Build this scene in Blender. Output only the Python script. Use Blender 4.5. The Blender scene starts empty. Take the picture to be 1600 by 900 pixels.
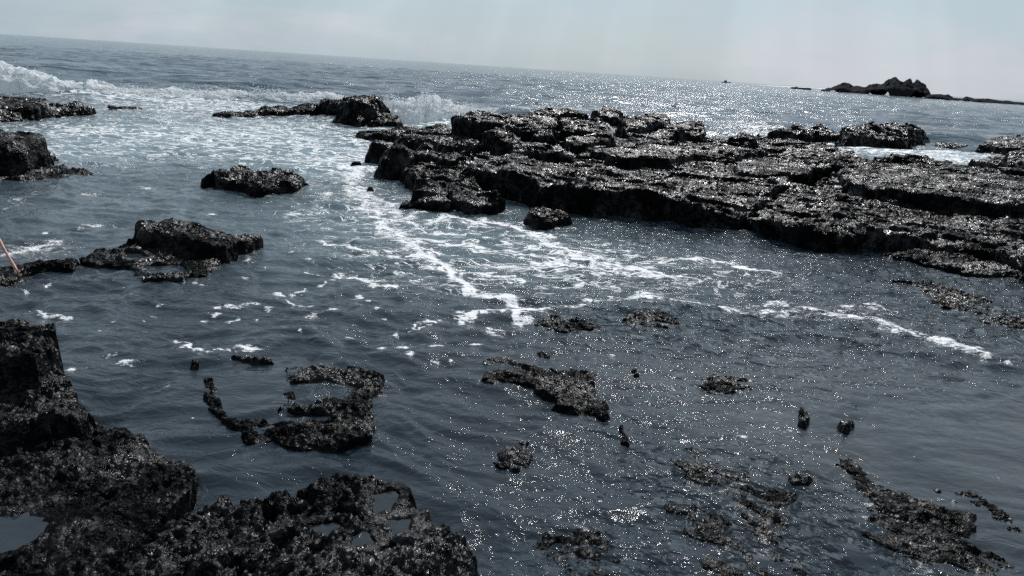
import bpy, math
import numpy as np
from mathutils import Matrix, Vector

SC = bpy.context.scene
COL = SC.collection
rad = math.radians

# ------------------------------------------------------------------ camera
F_PX = 1186.0            # focal length in pixels of a 1600 px wide picture
PITCH, ROLL, CAM_H = rad(16.2), rad(3.75), 2.2
Fw = np.array([0, math.cos(PITCH), -math.sin(PITCH)])
Rw = np.array([1.0, 0, 0])
Uw = np.array([0, math.sin(PITCH), math.cos(PITCH)])
Rc = math.cos(ROLL) * Rw + math.sin(ROLL) * Uw
Uc = -math.sin(ROLL) * Rw + math.cos(ROLL) * Uw
cd = bpy.data.cameras.new('camera')
cam = bpy.data.objects.new('camera', cd)
COL.objects.link(cam)
cam.matrix_world = Matrix(((Rc[0], Uc[0], -Fw[0], 0), (Rc[1], Uc[1], -Fw[1], 0), (Rc[2], Uc[2], -Fw[2], CAM_H), (0, 0, 0, 1)))
cd.sensor_width = 36
cd.lens = 36 * F_PX / 1600
cd.clip_start = 0.05
cd.clip_end = 30000
SC.camera = cam

# ------------------------------------------------------------------ sky and sun
SUN_EL, SUN_AZ = rad(43), rad(14)
w = bpy.data.worlds.new('World')
SC.world = w
w.use_nodes = True
nt = w.node_tree
nt.nodes.clear()
def N(nt, t, **k):
    n = nt.nodes.new(t)
    for a, b in k.items(): setattr(n, a, b)
    return n
def L(nt, a, b): nt.links.new(a, b)
sky = N(nt, 'ShaderNodeTexSky', sky_type='NISHITA', sun_disc=False)
sky.sun_elevation = SUN_EL
sky.sun_rotation = SUN_AZ
sky.air_density = 1.0
sky.dust_density = 1.5
sky.ozone_density = 2.0
tc = N(nt, 'ShaderNodeTexCoord')
mp = N(nt, 'ShaderNodeMapping')
mp.inputs['Scale'].default_value = (1.6, 1.6, 5.0)
L(nt, tc.outputs['Generated'], mp.inputs['Vector'])
nz = N(nt, 'ShaderNodeTexNoise')
nz.inputs['Scale'].default_value = 2.2
nz.inputs['Detail'].default_value = 7
nz.inputs['Roughness'].default_value = 0.55
nz.inputs['Distortion'].default_value = 0.3
L(nt, mp.outputs[0], nz.inputs['Vector'])
rp = N(nt, 'ShaderNodeMapRange', interpolation_type='SMOOTHSTEP')
rp.inputs['From Min'].default_value = 0.46
rp.inputs['From Max'].default_value = 0.70
rp.inputs['To Max'].default_value = 0.7
L(nt, nz.outputs['Fac'], rp.inputs['Value'])
veil = N(nt, 'ShaderNodeMix', data_type='RGBA')          # thin high haze that evens the sky out
veil.inputs['Factor'].default_value = 0.81
veil.inputs['B'].default_value = (4.75, 6.05, 7.0, 1)
L(nt, sky.outputs['Color'], veil.inputs['A'])
cl = N(nt, 'ShaderNodeMix', data_type='RGBA')
cl.inputs['B'].default_value = (7.0, 7.1, 7.7, 1)
L(nt, rp.outputs[0], cl.inputs['Factor'])
L(nt, veil.outputs['Result'], cl.inputs['A'])
# faint sun rays that fan out below the sun
_s = Vector((math.sin(SUN_AZ) * math.cos(SUN_EL), math.cos(SUN_AZ) * math.cos(SUN_EL), math.sin(SUN_EL)))
_r = Vector((math.cos(SUN_AZ), -math.sin(SUN_AZ), 0)); _u = _r.cross(_s)
def dotn(v):
    n = N(nt, 'ShaderNodeVectorMath', operation='DOT_PRODUCT'); L(nt, tc.outputs['Generated'], n.inputs[0]); n.inputs[1].default_value = v; return n.outputs['Value']
an = N(nt, 'ShaderNodeMath', operation='ARCTAN2'); L(nt, dotn(_r), an.inputs[0]); L(nt, dotn(-_u), an.inputs[1])
rn = N(nt, 'ShaderNodeTexNoise', noise_dimensions='1D'); rn.inputs['Scale'].default_value = 5.5; rn.inputs['Detail'].default_value = 3
L(nt, an.outputs[0], rn.inputs['W'])
rr_ = N(nt, 'ShaderNodeMapRange', interpolation_type='SMOOTHSTEP'); rr_.inputs['From Min'].default_value = 0.35; rr_.inputs['From Max'].default_value = 0.7
rr_.inputs['To Min'].default_value = 0.975; rr_.inputs['To Max'].default_value = 1.06
L(nt, rn.outputs['Fac'], rr_.inputs['Value'])
rm = N(nt, 'ShaderNodeVectorMath', operation='SCALE'); L(nt, cl.outputs['Result'], rm.inputs[0]); L(nt, rr_.outputs[0], rm.inputs['Scale'])
bg = N(nt, 'ShaderNodeBackground')
bg.inputs['Strength'].default_value = 0.090
L(nt, rm.outputs[0], bg.inputs['Color'])
wo = N(nt, 'ShaderNodeOutputWorld')
L(nt, bg.outputs[0], wo.inputs['Surface'])

sd = bpy.data.lights.new('sun', 'SUN')
sd.energy = 4.7
sd.angle = rad(0.6)
sd.color = (1.0, 0.98, 0.965)
sun = bpy.data.objects.new('sun', sd)
COL.objects.link(sun)
S = Vector((math.sin(SUN_AZ) * math.cos(SUN_EL), math.cos(SUN_AZ) * math.cos(SUN_EL), math.sin(SUN_EL)))
sun.rotation_euler = S.to_track_quat('Z', 'Y').to_euler()

SC.view_settings.view_transform = 'Standard'
SC.view_settings.look = 'None'
SC.view_settings.gamma = 1
SC.view_settings.use_curve_mapping = False
SC.view_settings.exposure = 0.0
SC.cycles.use_denoising = False
SC.cycles.max_bounces = 4
SC.cycles.glossy_bounces = 3
SC.cycles.sample_clamp_direct = 25
SC.cycles.sample_clamp_indirect = 3
SC.cycles.caustics_reflective = False

# ------------------------------------------------------------------ noise and geometry helpers
rng = np.random.RandomState(7)
PERM = rng.permutation(256).astype(np.int64)
PERM = np.concatenate([PERM, PERM, PERM])
G2 = np.array([[math.cos(a), math.sin(a)] for a in np.linspace(0, 2 * math.pi, 256, endpoint=False)])
G3 = rng.normal(size=(256, 3)); G3 /= np.linalg.norm(G3, axis=1)[:, None]
def perlin2(x, y):
    xi = np.floor(x).astype(np.int64); yi = np.floor(y).astype(np.int64)
    xf = x - xi; yf = y - yi
    u = xf * xf * xf * (xf * (xf * 6 - 15) + 10); v = yf * yf * yf * (yf * (yf * 6 - 15) + 10)
    def g(i, j):
        h = PERM[PERM[(xi + i) & 255] + ((yi + j) & 255)]
        return G2[h, 0] * (xf - i) + G2[h, 1] * (yf - j)
    a = g(0, 0); b = g(1, 0); c = g(0, 1); d = g(1, 1)
    p = a + u * (b - a); q = c + u * (d - c)
    return (p + v * (q - p)) * 1.41
def perlin3(x, y, z):
    xi = np.floor(x).astype(np.int64); yi = np.floor(y).astype(np.int64); zi = np.floor(z).astype(np.int64)
    xf = x - xi; yf = y - yi; zf = z - zi
    f = lambda t: t * t * t * (t * (t * 6 - 15) + 10)
    u, v, t = f(xf), f(yf), f(zf)
    def g(i, j, k):
        h = PERM[PERM[PERM[(xi + i) & 255] + ((yi + j) & 255)] + ((zi + k) & 255)]
        return G3[h, 0] * (xf - i) + G3[h, 1] * (yf - j) + G3[h, 2] * (zf - k)
    def lp(a, b, s): return a + s * (b - a)
    return lp(lp(lp(g(0,0,0), g(1,0,0), u), lp(g(0,1,0), g(1,1,0), u), v),
              lp(lp(g(0,0,1), g(1,0,1), u), lp(g(0,1,1), g(1,1,1), u), v), t) * 1.3
def fbm(x, y, scale, octs=4, rough=0.5, seed=0.0):
    r = 0; a = 1.0; s = 1.0 / scale; tot = 0
    for o in range(octs):
        r = r + a * perlin2(x * s + seed * 17.3 + o * 31.7, y * s + seed * 9.1 + o * 11.3)
        tot += a; a *= rough; s *= 2.03
    return r / tot
def worley(x, y, scale, seed=0):
    """distance to the nearest scattered point, in cells"""
    x = x / scale; y = y / scale
    xi = np.floor(x).astype(np.int64); yi = np.floor(y).astype(np.int64)
    best = np.full(x.shape, 9.0)
    for i in (-1, 0, 1):
        for j in (-1, 0, 1):
            h = PERM[PERM[(xi + i + seed) & 255] + ((yi + j) & 255)]
            px = xi + i + (h & 15) / 15.0; py = yi + j + (h >> 4) / 15.0
            best = np.minimum(best, (px - x) ** 2 + (py - y) ** 2)
    return np.sqrt(best)
def sstep(a, b, x):
    t = np.clip((x - a) / (b - a), 0, 1); return t * t * (3 - 2 * t)
def at(px, py, z=0.0):
    """the point of the level z seen at this pixel of the 1600 x 900 photograph"""
    d = Fw + Rc * (px - 800) / F_PX + Uc * (450 - py) / F_PX
    t = (z - CAM_H) / d[2]
    return np.array([d[0] * t, d[1] * t, z])
def seg_dist(x, y, a, b):
    vx, vy = b[0] - a[0], b[1] - a[1]
    t = np.clip(((x - a[0]) * vx + (y - a[1]) * vy) / (vx * vx + vy * vy + 1e-12), 0, 1)
    return np.hypot(x - a[0] - t * vx, y - a[1] - t * vy)
def poly_sdf(x, y, P):
    d = np.full(x.shape, 1e9); ins = np.zeros(x.shape, bool)
    n = len(P)
    for i in range(n):
        a, b = P[i], P[(i + 1) % n]
        d = np.minimum(d, seg_dist(x, y, a, b))
        c = ((a[1] > y) != (b[1] > y)) & (x < (b[0] - a[0]) * (y - a[1]) / (b[1] - a[1] + 1e-12) + a[0])
        ins ^= c
    return np.where(ins, d, -d)
def mesh_obj(name, V, Fq, mat, parent=None, smooth=True, attrs=None):
    me = bpy.data.meshes.new(name)
    V = np.ascontiguousarray(V, dtype=np.float32); Fq = np.ascontiguousarray(Fq, dtype=np.int32)
    k = Fq.shape[1]
    me.vertices.add(len(V)); me.vertices.foreach_set('co', V.ravel())
    me.loops.add(Fq.size); me.loops.foreach_set('vertex_index', Fq.ravel())
    me.polygons.add(len(Fq))
    me.polygons.foreach_set('loop_start', np.arange(0, Fq.size, k, dtype=np.int32))
    me.polygons.foreach_set('loop_total', np.full(len(Fq), k, dtype=np.int32))
    me.polygons.foreach_set('use_smooth', np.full(len(Fq), smooth, dtype=bool))
    me.update(calc_edges=True)
    for an, av in (attrs or {}).items():
        at_ = me.attributes.new(an, 'FLOAT', 'POINT'); at_.data.foreach_set('value', np.ascontiguousarray(av, dtype=np.float32))
    me.materials.append(mat)
    o = bpy.data.objects.new(name, me); COL.objects.link(o)
    if parent: o.parent = parent
    return o
def tag(o, label=None, cat=None, group=None, kind=None):
    for k, v in (('label', label), ('category', cat), ('group', group), ('kind', kind)):
        if v: o[k] = v
    return o
def grid_faces(ny, nx, wrap=False):
    i = np.arange(ny * nx).reshape(ny, nx)
    if wrap: i = np.concatenate([i, i[:, :1]], axis=1)
    return np.stack([i[:-1, :-1], i[:-1, 1:], i[1:, 1:], i[1:, :-1]], -1).reshape(-1, 4)
def compact(V, Fq, attrs=None):
    used = np.zeros(len(V), bool); used[Fq.ravel()] = True
    m = np.cumsum(used) - 1
    return V[used], m[Fq], {k: v[used] for k, v in (attrs or {}).items()}

# ------------------------------------------------------------------ materials
def new_mat(name):
    m = bpy.data.materials.new(name); m.use_nodes = True
    t = m.node_tree; t.nodes.clear()
    out = N(t, 'ShaderNodeOutputMaterial'); b = N(t, 'ShaderNodeBsdfPrincipled')
    L(t, b.outputs[0], out.inputs['Surface'])
    return m, t, b, out
def noise_n(t, vec, scale, detail=3, rough=0.5, dist=0.0):
    n = N(t, 'ShaderNodeTexNoise')
    n.inputs['Scale'].default_value = scale; n.inputs['Detail'].default_value = detail
    n.inputs['Roughness'].default_value = rough; n.inputs['Distortion'].default_value = dist
    if vec: L(t, vec, n.inputs['Vector'])
    return n.outputs['Fac']
def ramp_n(t, val, pts):
    r = N(t, 'ShaderNodeValToRGB')
    e = r.color_ramp.elements
    while len(e) < len(pts): e.new(0.5)
    for el, (p, c) in zip(e, pts):
        el.position = p; el.color = (*c, 1) if len(c) == 3 else c
    L(t, val, r.inputs['Fac'])
    return r.outputs['Color']
def math_n(t, op, a, b=None, clamp=False):
    n = N(t, 'ShaderNodeMath', operation=op, use_clamp=clamp)
    for i, v in enumerate((a, b)):
        if v is None: continue
        if isinstance(v, (int, float)): n.inputs[i].default_value = v
        else: L(t, v, n.inputs[i])
    return n.outputs[0]
def rng_n(t, v, a, b, c=0.0, d=1.0, smooth=True):
    n = N(t, 'ShaderNodeMapRange', interpolation_type='SMOOTHSTEP' if smooth else 'LINEAR')
    L(t, v, n.inputs['Value'])
    for k, q in (('From Min', a), ('From Max', b), ('To Min', c), ('To Max', d)): n.inputs[k].default_value = q
    return n.outputs[0]

def rock_material(name, fine=90.0, mid=24.0, dist=0.012, c0=(0.0008, 0.0009, 0.0011), c1=(0.0055, 0.0058, 0.0066), spec=0.5, r0=0.14, r1=0.42):
    m, t, b, out = new_mat(name)
    co = N(t, 'ShaderNodeTexCoord').outputs['Object']
    big = noise_n(t, co, 2.3, 5, 0.6)
    n1 = noise_n(t, co, mid, 6, 0.65, 0.3)
    v = N(t, 'ShaderNodeTexVoronoi'); v.inputs['Scale'].default_value = fine
    L(t, co, v.inputs['Vector'])
    v2 = N(t, 'ShaderNodeTexVoronoi'); v2.inputs['Scale'].default_value = fine * 0.37
    L(t, co, v2.inputs['Vector'])
    col = ramp_n(t, math_n(t, 'ADD', math_n(t, 'MULTIPLY', n1, 0.6), math_n(t, 'MULTIPLY', big, 0.4)), [(0.36, c0), (0.66, c1)])
    L(t, col, b.inputs['Base Color'])
    L(t, rng_n(t, n1, 0.35, 0.65, r0, r1), b.inputs['Roughness'])
    L(t, math_n(t, 'MULTIPLY', rng_n(t, math_n(t, 'ADD', math_n(t, 'MULTIPLY', big, 0.6), math_n(t, 'MULTIPLY', n1, 0.4)), 0.45, 0.66, 0.02, 0.42), spec), b.inputs['Specular IOR Level'])
    h = math_n(t, 'ADD', math_n(t, 'MULTIPLY', v.outputs['Distance'], 0.5), math_n(t, 'MULTIPLY', n1, 1.2))
    h = math_n(t, 'ADD', h, math_n(t, 'MULTIPLY', v2.outputs['Distance'], 0.9))
    bp = N(t, 'ShaderNodeBump'); bp.inputs['Strength'].default_value = 1.0; bp.inputs['Distance'].default_value = dist
    L(t, h, bp.inputs['Height']); L(t, bp.outputs[0], b.inputs['Normal'])
    return m
M_ROCK_NEAR = rock_material('wet_basalt_near', 60, 20, 0.013, spec=0.62)
M_ROCK_MID = rock_material('wet_basalt', 26, 9, 0.030, spec=0.68)
M_ROCK_FAR = rock_material('wet_basalt_far', 15, 5, 0.05, spec=0.8)
M_ISLET = rock_material('dry_basalt', 0.5, 0.4, 0.5, (0.008, 0.009, 0.012), (0.02, 0.021, 0.024), 0.12, 0.7, 0.95)

def foam_mask(t, co, foam, froth):
    """lumps of foam where the foam attribute is high, a lace of threads where froth is high"""
    st = N(t, 'ShaderNodeMapping'); st.inputs['Scale'].default_value = (0.8, 1.5, 1.0); L(t, co, st.inputs['Vector'])
    n1 = noise_n(t, st.outputs[0], 7.0, 7, 0.65, 1.3)
    n2 = noise_n(t, co, 45.0, 3, 0.6)
    a = math_n(t, 'ADD', foam, math_n(t, 'MULTIPLY', math_n(t, 'SUBTRACT', n1, 0.5), 3.2))
    a = math_n(t, 'ADD', a, math_n(t, 'MULTIPLY', math_n(t, 'SUBTRACT', n2, 0.5), 1.5))
    m1 = math_n(t, 'MULTIPLY', rng_n(t, a, 0.47, 1.02), 0.95)
    m1 = math_n(t, 'MULTIPLY', m1, rng_n(t, foam, 0.04, 0.22))
    st2 = N(t, 'ShaderNodeMapping'); st2.inputs['Scale'].default_value = (0.65, 1.25, 1.0); L(t, co, st2.inputs['Vector'])
    n3 = noise_n(t, st2.outputs[0], 1.9, 4, 0.55, 1.5)
    ridge = math_n(t, 'SUBTRACT', 1.0, math_n(t, 'MULTIPLY', math_n(t, 'ABSOLUTE', math_n(t, 'SUBTRACT', n3, 0.5)), 15.0), True)
    b_ = math_n(t, 'ADD', math_n(t, 'MULTIPLY', ridge, 0.72), math_n(t, 'MULTIPLY', froth, 0.48))
    b_ = math_n(t, 'ADD', b_, math_n(t, 'MULTIPLY', math_n(t, 'SUBTRACT', n1, 0.5), 1.0))
    m2 = rng_n(t, b_, 0.62, 1.15)
    m2 = math_n(t, 'MULTIPLY', m2, rng_n(t, froth, 0.05, 0.35))
    return math_n(t, 'MAXIMUM', m1, m2), n2
def attr_n(t, n):
    a = N(t, 'ShaderNodeAttribute'); a.attribute_name = n; return a.outputs['Fac']
def water_material():
    m, t, b, out = new_mat('sea_water')
    co = N(t, 'ShaderNodeTexCoord').outputs['Object']
    foam, froth, milk, rip, shal = (attr_n(t, k) for k in ('foam', 'froth', 'milk', 'ripple', 'shallow'))
    mask, n2 = foam_mask(t, co, foam, froth)
    deepc = N(t, 'ShaderNodeMix', data_type='RGBA')
    deepc.inputs['A'].default_value = (0.010, 0.0165, 0.0225, 1)
    deepc.inputs['B'].default_value = (0.15, 0.215, 0.24, 1)
    L(t, milk, deepc.inputs['Factor'])
    patch = noise_n(t, co, 1.7, 5, 0.6, 0.8)
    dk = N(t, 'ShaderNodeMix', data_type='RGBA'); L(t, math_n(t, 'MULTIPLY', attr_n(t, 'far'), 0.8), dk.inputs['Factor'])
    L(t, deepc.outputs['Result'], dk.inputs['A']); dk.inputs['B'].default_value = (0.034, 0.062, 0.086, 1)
    sh = N(t, 'ShaderNodeMix', data_type='RGBA')
    L(t, math_n(t, 'MULTIPLY', shal, rng_n(t, patch, 0.2, 0.85)), sh.inputs['Factor'])
    L(t, dk.outputs['Result'], sh.inputs['A']); sh.inputs['B'].default_value = (0.050, 0.057, 0.060, 1)
    fc = N(t, 'ShaderNodeMix', data_type='RGBA')
    L(t, mask, fc.inputs['Factor']); L(t, sh.outputs['Result'], fc.inputs['A']); fc.inputs['B'].default_value = (0.62, 0.64, 0.65, 1)
    L(t, fc.outputs['Result'], b.inputs['Base Color'])
    b.inputs['IOR'].default_value = 1.42
    L(t, math_n(t, 'ADD', rng_n(t, mask, 0, 1, 0.032, 0.6, False), math_n(t, 'MULTIPLY', attr_n(t, 'far'), 0.06)), b.inputs['Roughness'])
    # ripples: two sizes near, chop far out
    s1 = N(t, 'ShaderNodeMapping'); s1.inputs['Scale'].default_value = (0.75, 1.35, 1); s1.inputs['Rotation'].default_value = (0, 0, 0.25)
    L(t, co, s1.inputs['Vector'])
    r1 = noise_n(t, s1.outputs[0], 9.0, 5, 0.55, 1.2)
    r2 = noise_n(t, s1.outputs[0], 22.0, 2, 0.5, 0.5)
    far = attr_n(t, 'far')
    s2 = N(t, 'ShaderNodeMapping'); s2.inputs['Scale'].default_value = (0.5, 1.1, 1); L(t, co, s2.inputs['Vector'])
    f1 = noise_n(t, s2.outputs[0], 0.55, 6, 0.56, 0.5)
    near_h = math_n(t, 'ADD', math_n(t, 'MULTIPLY', r1, 0.021), math_n(t, 'MULTIPLY', r2, 0.0012))
    near_h = math_n(t, 'MULTIPLY', near_h, rip)
    near_h = math_n(t, 'ADD', near_h, math_n(t, 'MULTIPLY', math_n(t, 'MULTIPLY', noise_n(t, co, 12.0, 3, 0.5, 0.4), attr_n(t, 'glitter')), 0.075))
    far_h = math_n(t, 'MULTIPLY', math_n(t, 'MULTIPLY', f1, 0.62), far)
    h = math_n(t, 'ADD', math_n(t, 'ADD', near_h, far_h), math_n(t, 'MULTIPLY', mask, math_n(t, 'ADD', 0.008, math_n(t, 'MULTIPLY', n2, 0.012))))
    bp = N(t, 'ShaderNodeBump'); bp.inputs['Strength'].default_value = 1.0; bp.inputs['Distance'].default_value = 1.0
    L(t, h, bp.inputs['Height']); L(t, bp.outputs[0], b.inputs['Normal'])
    return m
M_WATER = water_material()
def pool_material():
    m, t, b, out = new_mat('pool_water')
    co = N(t, 'ShaderNodeTexCoord').outputs['Object']
    L(t, ramp_n(t, noise_n(t, co, 6, 3), [(0.3, (0.012, 0.018, 0.024)), (0.7, (0.022, 0.028, 0.032))]), b.inputs['Base Color'])
    b.inputs['IOR'].default_value = 1.33; b.inputs['Roughness'].default_value = 0.05
    bp = N(t, 'ShaderNodeBump'); bp.inputs['Distance'].default_value = 0.003
    L(t, noise_n(t, co, 14, 2, 0.5, 0.6), bp.inputs['Height']); L(t, bp.outputs[0], b.inputs['Normal'])
    return m
M_POOL = pool_material()
def surf_material():
    m, t, b, out = new_mat('white_surf')
    co = N(t, 'ShaderNodeTexCoord').outputs['Object']
    n = noise_n(t, co, 2.0, 7, 0.66, 1.2)
    th = attr_n(t, 'thick')
    k = rng_n(t, math_n(t, 'ADD', n, math_n(t, 'MULTIPLY', th, 0.55)), 0.50, 0.84)
    mx = N(t, 'ShaderNodeMix', data_type='RGBA'); L(t, k, mx.inputs['Factor'])
    mx.inputs['A'].default_value = (0.16, 0.40, 0.41, 1); mx.inputs['B'].default_value = (0.90, 0.92, 0.93, 1)
    L(t, mx.outputs['Result'], b.inputs['Base Color'])
    L(t, rng_n(t, k, 0, 1, 0.12, 0.6, False), b.inputs['Roughness'])
    b.inputs['IOR'].default_value = 1.33
    tr = N(t, 'ShaderNodeBsdfTranslucent'); L(t, mx.outputs['Result'], tr.inputs['Color'])
    ms = N(t, 'ShaderNodeMixShader'); L(t, rng_n(t, k, 0, 1, 0.45, 0.55, False), ms.inputs[0]); L(t, b.outputs[0], ms.inputs[1]); L(t, tr.outputs[0], ms.inputs[2]); L(t, ms.outputs[0], out.inputs['Surface'])
    bp = N(t, 'ShaderNodeBump'); bp.inputs['Distance'].default_value = 0.05
    L(t, noise_n(t, co, 7.0, 6, 0.7, 0.5), bp.inputs['Height']); L(t, bp.outputs[0], b.inputs['Normal'])
    return m
M_SURF = surf_material()

# ------------------------------------------------------------------ the sea, one sheet to the horizon
def polyline(pts, z=0.0): return [at(p[0], p[1], z)[:2] for p in pts]
FOAM_LINES = [  # pixels, half width in metres, strength
    ([(560, 262), (548, 285), (566, 312), (595, 340), (612, 360), (650, 386)], 0.24, 0.8),
    ([(575, 300), (600, 318), (640, 338)], 0.16, 0.7),
    ([(650, 386), (668, 402), (700, 420), (722, 440), (745, 456), (790, 465), (815, 474), (835, 484), (812, 501)], 0.085, 1.05),
    ([(500, 375), (540, 381), (575, 388), (603, 398), (627, 398), (630, 391), (605, 388)], 0.06, 0.9),
    ([(627, 402), (657, 404), (677, 393), (650, 378), (640, 370)], 0.05, 0.85),
    ([(610, 343), (650, 349), (683, 347), (693, 333), (733, 347), (760, 354)], 0.11, 0.8),
    ([(655, 362), (690, 360)], 0.09, 0.9),
    ([(762, 345), (810, 353), (850, 371), (883, 387), (912, 402), (950, 418)], 0.13, 0.9),
    ([(805, 358), (850, 378), (880, 400), (905, 420)], 0.07, 0.7),
    ([(490, 421), (540, 427), (570, 438), (597, 449), (612, 449)], 0.05, 1.0),
    ([(580, 440), (610, 441), (637, 438), (646, 430)], 0.035, 0.9),
    ([(440, 458), (483, 450), (503, 442), (530, 431)], 0.028, 0.8),
    ([(450, 470), (475, 481), (505, 474)], 0.025, 0.8),
    ([(667, 415), (703, 422), (750, 423), (783, 429), (807, 449)], 0.055, 0.8),
    ([(713, 499), (727, 492), (757, 490), (790, 494), (795, 483)], 0.045, 1.0),
    ([(640, 517), (652, 505), (674, 504), (664, 511), (640, 519)], 0.03, 1.0),
    ([(835, 486), (883, 474), (950, 467), (985, 462), (1005, 456), (1050, 462), (1088, 469), (1145, 480), (1219, 489), (1290, 489), (1359, 508), (1425, 524), (1490, 540), (1552, 559)], 0.080, 0.80),
    ([(1180, 470), (1224, 470), (1272, 480), (1316, 493), (1380, 505), (1430, 520)], 0.075, 0.8),
    ([(1316, 476), (1370, 476), (1395, 484)], 0.05, 0.7),
    ([(1005, 405), (1050, 407), (1097, 405), (1145, 411), (1215, 429)], 0.085, 0.95),
    ([(975, 421), (996, 418), (1031, 427), (1075, 436)], 0.06, 0.85),
    ([(880, 392), (940, 398), (966, 412), (970, 427), (1010, 414)], 0.09, 0.75),
    ([(880, 412), (910, 420), (950, 433)], 0.08, 0.7),
    ([(905, 442), (930, 438), (966, 452)], 0.06, 0.85),
    ([(0, 393), (30, 387), (60, 381), (80, 380)], 0.13, 0.75),
    ([(270, 535), (263, 525), (285, 534), (305, 547), (340, 549)], 0.025, 0.9),
    ([(55, 487), (80, 495), (118, 496)], 0.03, 0.9),
    ([(130, 355), (175, 346)], 0.06, 0.6), ([(60, 300), (10, 322)], 0.05, 0.5),
    ([(340, 485), (365, 481), (388, 478)], 0.035, 0.95), ([(1105, 395), (1180, 400)], 0.05, 0.6),
    ([(1200, 134), (1270, 137), (1300, 140)], 9.0, 0.9),
]
BLOBS = [(367,481,22,4),(320,500,9,4),(357,502,7,3),(337,492,6,5),(417,486,10,4),(488,495,16,5),(317,548,18,4),(387,545,26,5),(197,569,19,5),(182,558,7,4),
    (180,502,8,3),(103,497,18,3),(67,488,10,3),(40,456,7,3),(73,447,7,5),(153,347,13,3),(72,360,8,3),(70,378,5,4),(773,517,18,10),(547,527,10,4),(680,542,20,4),
    (597,547,11,4),(627,547,14,4),(640,558,7,3),(743,536,12,3),(618,522,6,4),(680,567,6,3),(706,564,5,3),(1155,679,10,5),(1225,671,8,3),(300,650,5,3),(262,606,4,3),
    (110,586,8,4),(172,597,9,2),(134,582,3,2),(170,560,8,3),(285,545,7,3),(590,485,5,3),(600,498,5,2),(575,469,4,2),(517,483,12,4),(640,470,6,2),(400,500,4,2),(430,470,7,2),
    (312,444,9,2),(305,440,5,3),(398,406,7,2),(388,404,8,2),(372,499,4,2),(225,500,5,2),(240,490,6,2),(155,520,6,2),(30,440,5,2),(560,465,9,3),(470,520,5,3),(1556,744,8,2),
    (955,555,6,2),(205,455,6,2),(190,447,9,2),(250,478,5,2),(345,455,6,2),(380,432,9,2),(415,418,5,2),(485,405,9,2),(455,395,7,2),(140,300,30,2),(230,290,20,2),(330,335,18,2),(460,330,25,3),(510,300,20,3)]
def blob_field(x, y, cx, cy, rx, ry, power=1.0):
    """a soft spot of the sea about the pixel (cx, cy): its radii are measured on the water"""
    c = at(cx, cy); ex = at(cx + rx, cy); ey = at(cx, cy + ry)
    ax = abs(ex[0] - c[0]) + 1e-6; ay = abs(ey[1] - c[1]) + 1e-6
    return np.exp(-(((x - c[0]) / ax) ** 2 + ((y - c[1]) / ay) ** 2) * power)
def dens(k): return k
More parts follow.
